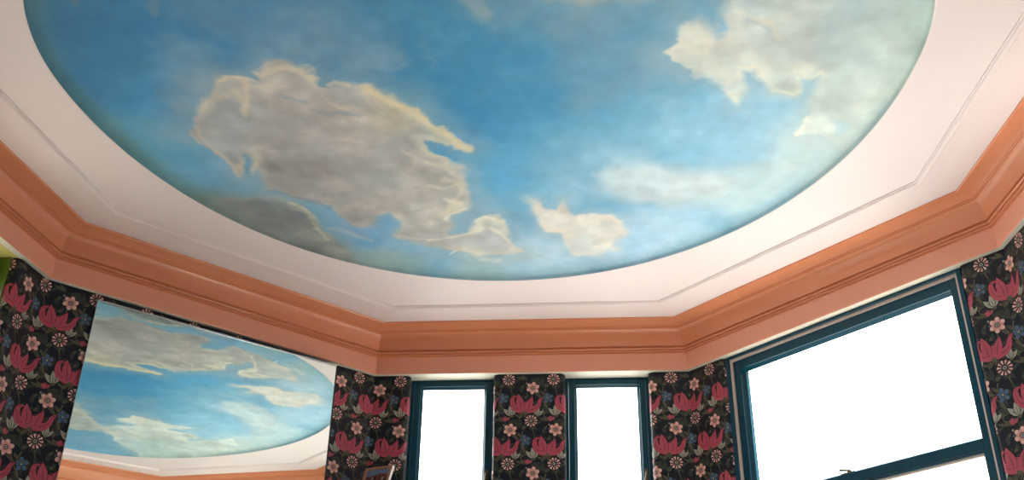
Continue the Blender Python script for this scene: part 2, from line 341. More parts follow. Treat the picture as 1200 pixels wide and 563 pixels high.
def wood_floor():
    m = mat('oak_boards', (.3,.18,.1,1), .4); nt = m.node_tree; N = nt.nodes; K = nt.links
    tc = N.new('ShaderNodeTexCoord'); br = N.new('ShaderNodeTexBrick')
    br.inputs['Scale'].default_value = 1.0; br.inputs['Brick Width'].default_value = 1.6; br.inputs['Row Height'].default_value = .14
    br.inputs['Mortar Size'].default_value = .003; br.offset = .37
    br.inputs['Color1'].default_value = (.58,.53,.49,1); br.inputs['Color2'].default_value = (.52,.47,.43,1); br.inputs['Mortar'].default_value = (.06,.035,.02,1)
    mp = N.new('ShaderNodeMapping'); mp.inputs['Rotation'].default_value = (0,0,math.pi/2)
    K.new(tc.outputs['Object'], mp.inputs['Vector']); K.new(mp.outputs['Vector'], br.inputs['Vector'])
    nz = N.new('ShaderNodeTexNoise'); nz.inputs['Scale'].default_value = 6
    m2 = N.new('ShaderNodeMapping'); m2.inputs['Scale'].default_value = (8,.6,1)
    K.new(tc.outputs['Object'], m2.inputs['Vector']); K.new(m2.outputs['Vector'], nz.inputs['Vector'])
    mx = N.new('ShaderNodeMix'); mx.data_type = 'RGBA'; mx.blend_type = 'MULTIPLY'; mx.inputs['Factor'].default_value = .5
    K.new(br.outputs['Color'], mx.inputs['A']); K.new(nz.outputs['Color'], mx.inputs['B'])
    K.new(mx.outputs['Result'], N['Principled BSDF'].inputs['Base Color'])
    return m
M['floor'] = wood_floor()

def glass_mat(name, tint):
    m = bpy.data.materials.new(name); m.use_nodes = True; nt = m.node_tree; N = nt.nodes; K = nt.links
    for n in list(N): N.remove(n)
    out = N.new('ShaderNodeOutputMaterial'); tr = N.new('ShaderNodeBsdfTransparent'); gl = N.new('ShaderNodeBsdfGlossy')
    tr.inputs['Color'].default_value = tint; gl.inputs['Roughness'].default_value = 0.02
    lw = N.new('ShaderNodeLayerWeight'); pw = N.new('ShaderNodeMath'); pw.operation = 'POWER'; pw.inputs[1].default_value = 5.0
    fr = N.new('ShaderNodeMath'); fr.operation = 'MULTIPLY_ADD'; fr.inputs[1].default_value = .75; fr.inputs[2].default_value = .03
    K.new(lw.outputs['Facing'], pw.inputs[0]); K.new(pw.outputs[0], fr.inputs[0])
    mx = N.new('ShaderNodeMixShader')
    K.new(fr.outputs[0], mx.inputs['Fac']); K.new(tr.outputs['BSDF'], mx.inputs[1]); K.new(gl.outputs['BSDF'], mx.inputs[2])
    K.new(mx.outputs['Shader'], out.inputs['Surface'])
    return m
M['glass'] = glass_mat('clear_pane', (.96,.98,.97,1))
M['yglass'] = glass_mat('near_clear_pane', (.86,.85,.80,1))  # almost clear, only a slight warm tint

# wallpaper inks
WP = [mottled('paper_ground', (.004,.007,.015,1), (.007,.009,.014,1), 40, .45, spec=.3),
      mat('paper_leaf_dark', (.042,.048,.037,1), .5, spec=.3), mat('paper_leaf_olive', (.110,.098,.058,1), .5, spec=.3),
      mat('paper_outline', (.003,.004,.007,1), .5, spec=.3),
      mottled('paper_red', (.48,.068,.105,1), (.41,.056,.088,1), 60, .45), mat('paper_red_dark', (.14,.012,.028,1), .45),
      mottled('paper_pink', (.70,.36,.30,1), (.62,.30,.26,1), 60, .45), mat('paper_pale', (.78,.53,.46,1), .45),
      mat('paper_blue', (.065,.13,.22,1), .45), mat('paper_grey', (.36,.35,.28,1), .45)]
GROUND, LDARK, LOLIVE, OUTL, RED, REDD, PINK, PALE, BLUE, GREY = range(10)

# ---------------------------------------------------------------- object helpers
def link(o): bpy.context.scene.collection.objects.link(o); return o
def tag(o, label=None, cat=None, group=None, kind=None):
    if label: o['label'] = label
    if cat: o['category'] = cat
    if group: o['group'] = group
    if kind: o['kind'] = kind
    return o
def obj(name, bm, mats, parent=None, smooth=False, bevel=0.0, round_under=None):
    if round_under:                       # smooth shading except across real arrises
        bmesh.ops.remove_doubles(bm, verts=bm.verts, dist=1e-6); bmesh.ops.recalc_face_normals(bm, faces=bm.faces)
        for f_ in bm.faces: f_.smooth = True
        for e_ in bm.edges: e_.smooth = len(e_.link_faces) == 2 and e_.calc_face_angle(9) < math.radians(round_under)
    me = bpy.data.meshes.new(name)
    bmesh.ops.recalc_face_normals(bm, faces=bm.faces) if bevel or smooth is None else None
    bm.to_mesh(me); bm.free()
    if not isinstance(mats, (list, tuple)): mats = [mats]
    for m in mats: me.materials.append(m)
    if smooth:
        me.polygons.foreach_set('use_smooth', [True]*len(me.polygons))
    o = link(bpy.data.objects.new(name, me))
    if parent is not None: o.parent = parent
    if bevel:
        md = o.modifiers.new('soft_edges', 'BEVEL'); md.width = bevel; md.segments = 2; md.limit_method = 'ANGLE'
    return o
def empty(name, loc=(0,0,0)):
    o = link(bpy.data.objects.new(name, None)); o.location = loc; o.empty_display_size = .1; return o
def box(bm, p0, ex, ey, ez, mi=0):
    """box spanned by three edge vectors from corner p0"""
    p0 = Vector(p0); ex = Vector(ex); ey = Vector(ey); ez = Vector(ez)
    v = [bm.verts.new(p0 + ex*i + ey*j + ez*k) for k in (0,1) for j in (0,1) for i in (0,1)]
    flip = ex.cross(ey).dot(ez) < 0
    for f in ((0,2,3,1),(4,5,7,6),(0,1,5,4),(2,6,7,3),(0,4,6,2),(1,3,7,5)):
        fa = bm.faces.new([v[i] for i in (reversed(f) if flip else f)]); fa.material_index = mi
def cyl(bm, p, q, r, seg=12, r2=None):
    p = Vector(p); q = Vector(q); d = (q-p).normalized(); r2 = r if r2 is None else r2
    a = d.orthogonal().normalized(); b = d.cross(a)
    R = [[bm.verts.new(c + (a*math.cos(2*math.pi*i/seg) + b*math.sin(2*math.pi*i/seg))*rr) for i in range(seg)] for c, rr in ((p,r),(q,r2))]
    for i in range(seg):
        j = (i+1) % seg; bm.faces.new([R[0][i], R[0][j], R[1][j], R[1][i]])
    bm.faces.new(R[0][::-1]); bm.faces.new(R[1])

def offset_path(pts, off, closed=True):
    """move a polyline inward (right-hand side of travel) by off, mitred"""
    n = len(pts); segs = []
    rng = range(n) if closed else range(n-1)
    for i in rng:
        p, q = pts[i], pts[(i+1) % n]; t = (q-p).normalized(); nn = Vector((t.y, -t.x))
        segs.append((p + nn*off, t))
    res = []
    for i in range(n):
        if not closed and i == 0: res.append(segs[0][0]); continue
        if not closed and i == n-1:
            p, t = segs[-1]; res.append(p + t*((pts[-1]-pts[-2]).length)); continue
        (p, t), (q, s) = segs[i-1], segs[i % len(segs)]
        den = t.x*s.y - t.y*s.x; w = q - p
        k = (w.x*s.y - w.y*s.x)/den; res.append(p + t*k)
    return res
def sweep(bm, path, profile, mi=0, closed=True):
    """profile: list of (inward offset, z); the swept strip is closed along the profile if its ends meet"""
    rings = []
    for o, z in profile:
        rings.append([bm.verts.new((p.x, p.y, z)) for p in offset_path(path, o, closed)])
    n = len(path)
    for a, b in zip(rings[:-1], rings[1:]):
        for i in range(n if closed else n-1):
            j = (i+1) % n; f = bm.faces.new([a[i], b[i], b[j], a[j]]); f.material_index = mi
    return rings
def arc(c, r, a0, a1, n): return [(c[0]+r[0]*math.cos(math.radians(a0+(a1-a0)*i/n)), c[1]+r[1]*math.sin(math.radians(a0+(a1-a0)*i/n))) for i in range(n+1)]

# ====================================================================
#  FLOOR, CEILING, MURAL
# ====================================================================
RX, RY0, RY1 = 3.4, .45, -7.2
bm = bmesh.new(); box(bm, (-RX, RY1, -.06), (2*RX,0,0), (0,RY0-RY1,0), (0,0,.06))
tag(obj('floor', bm, M['floor']), 'warm oak board floor of the room', 'floor', kind='structure')

NS = 720
def oval(th, k=1.0):
    c, s = math.cos(th), math.sin(th)
    return (OC[0] + k*OA*c, OC[1] + k*(OBF if s > 0 else OBR)*s)
# outline of the building seen from above (outer wall faces)
PLAN = [(-RX, RY1), (-RX, -2.92), (-2.40, -2.66), (-2.268, -1.02), (-.915, .31), (.915, .31), (2.20, -1.10), (2.33, -2.62), (RX, -2.90), (RX, RY1)]
def hit(dx, dy):
    best = None
    for i in range(len(PLAN)):
        (ax, ay), (bx, by) = PLAN[i], PLAN[(i+1) % len(PLAN)]; ex, ey = bx-ax, by-ay
        den = dx*ey - dy*ex
        if abs(den) < 1e-12: continue
        t = ((ax-OC[0])*ey - (ay-OC[1])*ex)/den; q = ((ax-OC[0])*dy - (ay-OC[1])*dx)/den
        if t > 0 and -1e-9 <= q <= 1+1e-9 and (best is None or t < best): best = t
    return [OC[0]+dx*best, OC[1]+dy*best]
bm = bmesh.new(); inner = []; outer = []
ths = [2*math.pi*i/NS for i in range(NS)]
for th in ths:
    x, y = oval(th); inner.append(bm.verts.new((x, y, H)))
    dx, dy = x-OC[0], y-OC[1]
    outer.append(hit(dx, dy))
for X, Y in PLAN:                         # snap the nearest spoke to each corner
    i = min(range(NS), key=lambda q: abs((math.atan2(outer[q][1]-OC[1], outer[q][0]-OC[0]) - math.atan2(Y-OC[1], X-OC[0]) + math.pi) % (2*math.pi) - math.pi))
    outer[i] = [X, Y]
ov = [bm.verts.new((p[0], p[1], H)) for p in outer]
lip = []
for th in ths:
    x, y = oval(th, .9965); lip.append(bm.verts.new((x, y, H+.0015)))
top = [bm.verts.new((p[0], p[1], H+.20)) for p in outer]
for i in range(NS):
    j = (i+1) % NS
    bm.faces.new([inner[i], ov[i], ov[j], inner[j]]).normal_flip()
    bm.faces.new([lip[i], inner[i], inner[j], lip[j]])
    bm.faces.new([ov[i], top[i], top[j], ov[j]])
bm.faces.new(top)
tag(obj('ceiling', bm, M['ceil']), 'pale pink plaster ceiling around the oval painted sky', 'ceiling', kind='structure')

def build_mural():
    NR, NSP = 185, 900
    t = np.linspace(0, 1, NR); rn = 1-(1-t)**1.0
    rr = np.concatenate([[0.004], np.linspace(.012, .90, NR-30), np.linspace(.905, .9965, 29)])
    th = np.arange(NSP)/NSP*2*np.pi
    R, T = np.meshgrid(rr, th, indexing='ij')
    c, s = np.cos(T), np.sin(T)
    X = OC[0] + R*OA*c; Y = OC[1] + R*np.where(s > 0, OBF, OBR)*s
    e = (1-R)
    Z = H + .0015 + .022*np.sqrt(np.clip(1-(1-np.clip(e/.035,0,1))**2,0,1)) + .03*(1-R*R)
    Z[-1] = H + .0015
    co = np.stack([X, Y, Z], -1).reshape(-1, 3)
    nr = len(rr)
    I = np.arange((nr-1)*NSP); a = I; i, j = np.divmod(I, NSP); jn = (j+1) % NSP
    q = np.stack([i*NSP+j, i*NSP+jn, (i+1)*NSP+jn, (i+1)*NSP+j], -1)
    me = bpy.data.meshes.new('ceiling_mural')
    me.vertices.add(len(co)+1)
    co = np.vstack([co, [[OC[0], OC[1], H+.0535]]])
    me.vertices.foreach_set('co', co.ravel())
    cap = np.stack([np.full(NSP, len(co)-1), (np.arange(NSP)+1) % NSP, np.arange(NSP)], -1)
    nl = q.size + cap.size
    me.loops.add(nl); me.loops.foreach_set('vertex_index', np.concatenate([q.ravel(), cap.ravel()]).astype(np.int32))
    me.polygons.add(len(q)+len(cap))
    ls = np.concatenate([np.arange(len(q))*4, q.size + np.arange(len(cap))*3])
    me.polygons.foreach_set('loop_start', ls.astype(np.int32))
    me.update(calc_edges=True); me.validate()
    me.polygons.foreach_set('use_smooth', np.ones(len(me.polygons), bool))
    col = paint(co[:,0], co[:,1], SKY, CLOUDS, STROKES)/255.0
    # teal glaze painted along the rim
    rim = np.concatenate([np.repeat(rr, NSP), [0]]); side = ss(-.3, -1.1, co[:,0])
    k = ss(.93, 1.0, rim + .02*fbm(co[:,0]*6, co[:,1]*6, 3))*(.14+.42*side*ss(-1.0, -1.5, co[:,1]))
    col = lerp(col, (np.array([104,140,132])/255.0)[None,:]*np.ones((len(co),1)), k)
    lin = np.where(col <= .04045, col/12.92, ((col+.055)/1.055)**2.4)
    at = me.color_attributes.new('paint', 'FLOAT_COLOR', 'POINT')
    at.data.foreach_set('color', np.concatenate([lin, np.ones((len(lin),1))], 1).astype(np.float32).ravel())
    m = mat('mural_paint', (1,1,1,1), .75, spec=.2); nt = m.node_tree; N = nt.nodes; K = nt.links
    ca = N.new('ShaderNodeVertexColor'); ca.layer_name = 'paint'
    tc = N.new('ShaderNodeTexCoord'); nz = N.new('ShaderNodeTexNoise'); nz.inputs['Scale'].default_value = 14; nz.inputs['Detail'].default_value = 6
    K.new(tc.outputs['Object'], nz.inputs['Vector'])
    mr = N.new('ShaderNodeMapRange'); mr.inputs['From Min'].default_value = .3; mr.inputs['From Max'].default_value = .7
    mr.inputs['To Min'].default_value = .93; mr.inputs['To Max'].default_value = 1.05
    K.new(nz.outputs['Fac'], mr.inputs['Value'])
    vm = N.new('ShaderNodeVectorMath'); vm.operation = 'SCALE'
    K.new(ca.outputs['Color'], vm.inputs[0]); K.new(mr.outputs['Result'], vm.inputs['Scale'])
    K.new(vm.outputs['Vector'], N['Principled BSDF'].inputs['Base Color'])
    me.materials.append(m)
    o = link(bpy.data.objects.new('ceiling_mural', me))
    return tag(o, 'oval painted mural of blue sky and drifting clouds recessed in the ceiling', 'mural')
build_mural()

# ====================================================================
#  CORNICE, FRIEZE, CEILING MOULDING
# ====================================================================
prof = [(.134, H), (.134, 3.2955), (.131, 3.2915), (.127, 3.2915), (.127, 3.2935)]
prof += [(.127-.063*t, 3.2935-.0125*t**2.2) for t in (.12,.25,.38,.5,.62,.75,.88,1)]
prof += [(.064, 3.2775), (.059, 3.2755), (.059, 3.2725)]
prof += arc((.059, 3.1905), (.035, .081), 90, 180, 18)
prof += [(.024, 3.1880), (.0150, 3.1890), (.0150, 3.1850), (.0195, 3.1835)]
prof += arc((.0135, 3.1785), (.0065, .0048), 70, -70, 8)
prof += [(.0065, 3.1740), (.0065, 3.1705), (.0110, 3.1695), (.0110, 3.1640), (.0015, 3.1630), (.0015, 3.1605), (.0040, 3.1600), (.0040, 3.1585), (-.004, 3.1580), (-.02, 3.1580)]
bm = bmesh.new(); sweep(bm, OCT, prof)
o = obj('trim_1', bm, M['terra'], round_under=20); tag(o, 'terracotta moulded cornice running round the ceiling edge', 'cornice', kind='structure')
bm = bmesh.new()
sweep(bm, OCT, [(-.02, 3.168), (0, 3.168), (0, FR_B+.004), (-.003, FR_B)], 0); sweep(bm, OCT, [(-.003, FR_B), (-.034, FR_B-.0004)], 1)
o = obj('trim_2', bm, [M['frieze'], M['cream']]); tag(o, 'flat salmon terracotta frieze band below the cornice with cream underside', 'frieze', kind='structure')
bm = bmesh.new()
sweep(bm, OCT, [(.286, H+.001), (.287, H-.005), (.2915, H-.005)] + arc((.304, H-.0055), (.0115, .0080), 180, 360, 10) + [(.3165, H-.005), (.321, H-.005), (.322, H+.001)])
o = obj('trim_3', bm, M['ceil']); tag(o, 'thin pale moulding line on the ceiling around the oval', 'moulding', kind='structure')

# ====================================================================
#  WALLPAPER WALLS
# ====================================================================
WOFF = -.025                       # wallpaper plane lies behind the frieze face
OUT = .18                          # outer face of the walls
CW, CH = .226, .219                # repeat width and row height of the pattern

def ell(cx, cy, rx, ry, ang=0, n=10):
    ca, sa = math.cos(ang), math.sin(ang)
    return [(cx + rx*math.cos(2*math.pi*i/n)*ca - ry*math.sin(2*math.pi*i/n)*sa,
             cy + rx*math.cos(2*math.pi*i/n)*sa + ry*math.sin(2*math.pi*i/n)*ca) for i in range(n)]
def leaf(cx, cy, L, w, ang):
    pts = []
    for t in (0,.15,.35,.6,.82,1): pts.append((t*L, w*math.sin(math.pi*t**.85)*.5 ))
    lo = [(x, -y*.9) for x, y in pts[1:-1]][::-1]
    P = pts + lo; ca, sa = math.cos(ang), math.sin(ang)
    return [(cx + x*ca - y*sa, cy + x*sa + y*ca) for x, y in P]
def strip(pts, w0, w1):
    """tapered ribbon along a polyline, as a list of quads"""
    n = len(pts); L = []; R_ = []
    for i, (x, y) in enumerate(pts):
        a = pts[max(0, i-1)]; b = pts[min(n-1, i+1)]; dx, dy = b[0]-a[0], b[1]-a[1]; d = math.hypot(dx, dy) or 1
        w = (w0 + (w1-w0)*i/(n-1))/2; L.append((x - dy/d*w, y + dx/d*w)); R_.append((x + dy/d*w, y - dx/d*w))
    return [[L[i], L[i+1], R_[i+1], R_[i]] for i in range(n-1)]
def bez(p0, p1, p2, n=6): return [((1-t)**2*p0[0]+2*t*(1-t)*p1[0]+t*t*p2[0], (1-t)**2*p0[1]+2*t*(1-t)*p1[1]+t*t*p2[1]) for t in [i/n for i in range(n+1)]]

def motif():
    """one repeat of a generic dark floral paper: (layer, ink, convex polygon) with y up, metres"""
    P = []
    rnd = random.Random(4)
    def add(l, m, poly): P.append((l, m, poly))
    # winding stems
    for s in (bez((-.02,-.22),(.05,-.12),(.0,-.03)), bez((.0,-.03),(-.05,.03),(.02,.10)), bez((.08,-.20),(.12,-.10),(.115,-.06)), bez((.115,-.06),(.17,-.10),(.20,-.16)), bez((-.04,-.05),(-.06,-.10),(-.02,-.17))):
        for q in strip(s, .006, .004): add(1, LOLIVE, q)
    # leaves
    for k in range(70):
        x = rnd.uniform(0, CW); y = rnd.uniform(-CH, 0); a = rnd.choice((.5, 1.1, 1.9, 2.6, -.6, -2.4, -1.2)) + rnd.uniform(-.3, .3)
        L = rnd.uniform(.030, .056); w = rnd.uniform(.012, .020)
        add(1+.4*(k % 3), LDARK if k % 3 else LOLIVE, leaf(x, y, L, w, a))
        mid = [(x + math.cos(a)*L*t, y + math.sin(a)*L*t) for t in (.1,.9)]
        add(1.3+.4*(k % 3), OUTL, strip(mid, .0016, .0008)[0])
    # round daisy with slit petals
    def daisy(cx, cy, r):
        add(3, OUTL, ell(cx, cy, r*1.12, r*1.08, 0, 16))
        for k in range(11):
            a = 2*math.pi*k/11+.1
            P.append((4, PALE if k % 2 else PINK, [(cx+math.cos(a+d)*r*q, cy+math.sin(a+d)*r*q*.95) for d, q in ((0,.34),(-.15,.72),(-.19,.97),(0,1.05),(.19,.97),(.15,.72))]))
        add(4.3, GREY, ell(cx, cy, r*.26, r*.24, 0, 8)); add(4.6, OUTL, ell(cx, cy, r*.12, r*.11, 0, 6))
    def rose(cx, cy, r):
        for k in range(6):
            a = 2*math.pi*k/6+.35
            add(3, OUTL, ell(cx+math.cos(a)*r*.62, cy+math.sin(a)*r*.60, r*.47, r*.44, a, 10))
        for k in range(6):
            a = 2*math.pi*k/6+.35
            add(4, PINK, ell(cx+math.cos(a)*r*.60, cy+math.sin(a)*r*.58, r*.42, r*.33, a, 10))
            add(4.3, PALE, ell(cx+math.cos(a)*r*.76, cy+math.sin(a)*r*.74, r*.20, r*.20, a, 8))
        add(4.6, REDD, ell(cx, cy, r*.36, r*.34, 0, 10)); add(4.9, GREY, ell(cx, cy, r*.24, r*.22, 0, 8)); add(5.2, OUTL, ell(cx, cy, r*.10, r*.10, 0, 6))
    # wide red bloom: cup of five outward tapering petals
    def bloom(cx, cy, s):
        pet = [bez((-.008,-.034),(-.064,-.038),(-.062,.016),9), bez((-.062,.016),(-.062,.034),(-.044,.036),5),
               bez((.008,-.034),(.066,-.042),(.074,.004),9), bez((.074,.004),(.078,.022),(.090,.024),5)]
        W0 = (.040,.022,.040,.020); W1 = (.022,.009,.020,.008)
        for i, p in enumerate(pet):
            pp = [(cx+x*s, cy+y*s) for x, y in p]
            for q in strip(pp, W0[i]*s+.006, W1[i]*s+.006): add(3+.1*i, OUTL, q)
            add(3+.1*i, OUTL, ell(*pp[-1], W1[i]*s*.5+.004, W1[i]*s*.5+.004, 0, 8))
        add(3.2, OUTL, leaf(cx-.014*s, cy-.046*s, .104*s, .054*s, 1.78)); add(3.2, OUTL, leaf(cx+.014*s, cy-.046*s, .088*s, .046*s, 1.25))
        add(4.0, RED, leaf(cx+.014*s, cy-.044*s, .082*s, .038*s, 1.25)); add(4.15, OUTL, leaf(cx-.013*s, cy-.044*s, .098*s, .050*s, 1.78)); add(4.3, RED, leaf(cx-.013*s, cy-.042*s, .094*s, .044*s, 1.78))
        for q in strip([(cx-.016*s, cy-.02*s), (cx-.024*s, cy+.010*s), (cx-.029*s, cy+.034*s)], .004*s, .0012*s): add(5.0, REDD, q)
        for q in strip([(cx+.020*s, cy-.016*s), (cx+.032*s, cy+.022*s)], .0035*s, .0012*s): add(5.0, REDD, q)
        add(3.45, OUTL, ell(cx, cy-.020*s, .046*s, .030*s, 0, 12)); add(3.5, RED, ell(cx, cy-.020*s, .042*s, .026*s, 0, 12))
        for i, p in enumerate(pet):
            pp = [(cx+x*s, cy+y*s) for x, y in p]; lay = (4.6,4.5,4.6,4.5)[i]
            for q in strip(pp, W0[i]*s, W1[i]*s): add(lay, RED, q)
            add(lay+.05, RED, ell(*pp[-1], W1[i]*s*.52, W1[i]*s*.52, 0, 8))
            for q in strip(pp[2:], .0035*s, .0012*s): add(5.0, REDD, q)
        for k in (-1, 1): add(5.1, REDD, strip([(cx+k*.016*s, cy-.036*s), (cx+k*.024*s, cy-.012*s)], .0035, .0012)[0])
        add(5.3, LOLIVE, ell(cx, cy-.050*s, .012*s, .009*s, 0, 8))
    def blue(cx, cy, r):
        for k in range(5):
            a = 2*math.pi*k/5+.5
            add(3.1, BLUE, ell(cx+math.cos(a)*r*.62, cy+math.sin(a)*r*.62, r*.42, r*.30, a, 8))
            add(3.3, OUTL, strip([(cx, cy), (cx+math.cos(a)*r*.7, cy+math.sin(a)*r*.7)], .0015, .001)[0])
        add(3.6, GREY, ell(cx, cy, r*.17, r*.17, 0, 6))
    def bell(cx, cy, s, fl):
        bx_, by_ = cx + fl*.006*s, cy - .024*s
        add(3.2, OUTL, ell(cx, cy-.002*s, .030*s, .027*s, 0, 12))
        for k, a in enumerate((-.62, .62, 0)):
            d = math.pi/2 + a + fl*.18
            add(3.7+.2*k, OUTL, leaf(bx_, by_, .058*s, .027*s, d)); add(3.8+.2*k, GREY, leaf(bx_+math.cos(d)*.002, by_+math.sin(d)*.002, .053*s, .022*s, d))
            add(4.5, LDARK, strip([(bx_ + math.cos(d)*.010*s, by_ + math.sin(d)*.010*s), (bx_ + math.cos(d)*.036*s, by_ + math.sin(d)*.036*s)], .0028, .001)[0])
        add(4.8, LOLIVE, ell(bx_, by_, .009*s, .007*s, 0, 8))
    daisy(.0, .0, .031); rose(.122, -.046, .034); bloom(.080, -.125, 1.0); blue(-.030, -.100, .028); bell(.008, -.168, 1.05, 1)
    bell(.150, -.176, .75, -1)
    # red bud and pale berries
    add(3, RED, leaf(-.016, -.222, .030, .018, 1.6)); add(3.4, RED, leaf(-.008, -.216, .022, .012, .9)); add(3.4, RED, leaf(-.016, -.216, .022, .012, 2.2))
    for k in range(5): add(2.8, BLUE if k % 2 else GREY, ell(.05+.04*math.cos(k*2.1), -.02-.19*((k*.37) % 1), .0045, .0045, 0, 6))
    return P
MOTIF = motif()

def clip_u(poly, a, b, ax):
    """clip a convex polygon to a <= p[ax] <= b"""
    for lim, sgn in ((a, 1), (b, -1)):
        out = []
        for i in range(len(poly)):
            p, q = poly[i], poly[(i+1) % len(poly)]
            dp, dq = sgn*(p[ax]-lim), sgn*(q[ax]-lim)
            if dp >= 0: out.append(p)
            if (dp >= 0) != (dq >= 0):
                t = dp/(dp-dq); out.append((p[0]+(q[0]-p[0])*t, p[1]+(q[1]-p[1])*t))
        poly = out
        if len(poly) < 3: return None
    return poly
def papered(bm, path, z0, z1, u0):
    """wallpaper swept up a plan path (list of Vectors, room on the right); u0 = pattern position at its start"""
    us = [0.0]
    for p, q in zip(path[:-1], path[1:]): us.append(us[-1] + (q-p).length)
    nrm = []
    for i in range(len(path)-1):
        t = (path[i+1]-path[i]).normalized(); nrm.append(Vector((t.y, -t.x)))
    for i in range(len(path)-1):
        p, q = path[i], path[i+1]
        f = bm.faces.new([bm.verts.new((p.x,p.y,z0)), bm.verts.new((p.x,p.y,z1)), bm.verts.new((q.x,q.y,z1)), bm.verts.new((q.x,q.y,z0))]); f.material_index = GROUND
    U0, U1 = u0, u0 + us[-1]
    vn = [nrm[0]] + [(nrm[i]+nrm[i+1]).normalized() for i in range(len(nrm)-1)] + [nrm[-1]]
    cos_ = [1] + [max(.6, vn[i+1].dot(nrm[i])) for i in range(len(nrm)-1)] + [1]
    jr = range(int((H-z1)/CH)-1, int((H-z0)/CH)+2)
    for j in jr:
        oz = 3.035 - j*CH; ou = (j % 2)*CW/2
        for k in range(int((U0-ou)/CW)-2, int((U1-ou)/CW)+2):
            bu = k*CW + ou
            for lay, mi, poly in MOTIF:
                pl = [(x+bu, y+oz) for x, y in poly]
                lo = min(x for x, _ in pl); hi = max(x for x, _ in pl)
                if hi < U0 or lo > U1: continue
                pl = clip_u(pl, z0, z1, 1)
                if not pl: continue
                for i in range(len(us)-1):
                    a, b = u0+us[i], u0+us[i+1]
                    if hi < a or lo > b: continue
                    c = clip_u(pl, a, b, 0)
                    if not c: continue
                    h = .00025 + .00022*lay; vs = []
                    for x, z in c:
                        w = (x-a)/(b-a)
                        na = vn[i]/cos_[i]; nb = vn[i+1]/cos_[i+1]
                        P = path[i].lerp(path[i+1], w) + na.lerp(nb, w)*h
                        vs.append(bm.verts.new((P.x, P.y, z)))
                    try:
                        f = bm.faces.new(vs[::-1]); f.material_index = mi
                    except ValueError: pass
def slab(bm, pts, z0, z1, mi=0):
    a = [bm.verts.new((p.x,p.y,z0)) for p in pts]; b = [bm.verts.new((p.x,p.y,z1)) for p in pts]
    n = len(pts)
    for i in range(n):
        f = bm.faces.new([a[i], b[i], b[(i+1)%n], a[(i+1)%n]]); f.material_index = mi
    f = bm.faces.new(a); f.material_index = mi; f = bm.faces.new(b[::-1]); f.material_index = mi

class Run:
    """a straight stretch of octagon side: s along, n outward depth from the frieze face"""
    def __init__(s, P, Q):
        s.P = P; s.Q = Q; s.L = (Q-P).length; s.t = (Q-P).normalized(); s.n = Vector((s.t.y, -s.t.x))   # n points into the room
    def at(s, u, d=0.0): return s.P + s.t*u - s.n*d                                                     # d = depth outward
    def at3(s, u, d, z): p = s.at(u, d); return Vector((p.x, p.y, z))
    def box(s, bm, u0, u1, d0, d1, z0, z1, mi=0):
        box(bm, s.at3(u0, d0, z0), Vector((s.t.x, s.t.y, 0))*(u1-u0), Vector((-s.n.x, -s.n.y, 0))*(d1-d0), Vector((0,0,z1-z0)), mi)
rL, rA, rB, rC, rD = Run(L0, A0), Run(A0, B0), Run(B0, C0), Run(C0, D0), Run(D0, E0)
WD = -WOFF
def bull(run, u, sgn, rad=.028, n=5):
    """plan points of a rounded pier edge at u: sgn -1 = pier lies at larger u (its left edge)"""
    pts = []
    for i in range(n+1):
        a = math.radians(90*i/n)
        pts.append(run.at(u - sgn*rad*(1-math.sin(a)), WD + rad*(1-math.cos(a))))
    return pts          # goes from the face into the reveal
def mit(a, b):           # corner of the wallpaper plane between runs a, b
    return offset_path([a.P, a.Q, b.Q], WOFF, False)[1]
REV = .062
def corner_out(a, b): return offset_path([a.P, a.Q, b.Q], -OUT, False)[1]

TOPW = 3.16
# openings (u along run): windows
W1 = (.175, .605); W2 = (.969, 1.390); W3 = (.2215, 1.4735); W4 = (rL.L-.95, rL.L-.190); W5 = (.33, 1.15)
SILL = .82
# global pattern positions chosen per face so that the motifs fall as in the photograph
def edgeL(run, u): return [run.at(u, REV)] + bull(run, u, -1)[::-1][1:]       # reveal -> face, pier to the right of u
def edgeR(run, u): return bull(run, u, 1)[:-1] + [run.at(u, REV)]             # face -> reveal, pier to the left of u
def fill(bm, run, u0, u1, z0, z1, d0=WD+.0005, d1=OUT): run.box(bm, u0, u1, d0, d1, z0, z1, 10)
M['yellow'] = mat('recess_yellow_light_paint', (.72,.64,.20,1), .5)  # yellow light on the recess head is put into this colour
MATS = WP + [M['plain'], M['cream'], M['yellow']]

def wall(name, label, pieces, solids, soffits=()):
    bm = bmesh.new()
    for path, z0, z1, u0 in pieces: papered(bm, path, z0, z1, u0)
    for f in solids: f(bm)
    tag(obj(name, bm, MATS), label, 'wall', kind='structure')

def pts_len(p): return sum((b-a).length for a, b in zip(p[:-1], p[1:]))
cA, cB, cC, cD = mit(rL, rA), mit(rA, rB), mit(rB, rC), mit(rC, rD)
ZT = FR_B + .001
# pattern phase at fixed corners
UB = .100; UC = UB + .0; 
def phased(path, corner_index, ucorner):
    return ucorner - pts_len(path[:corner_index+1])

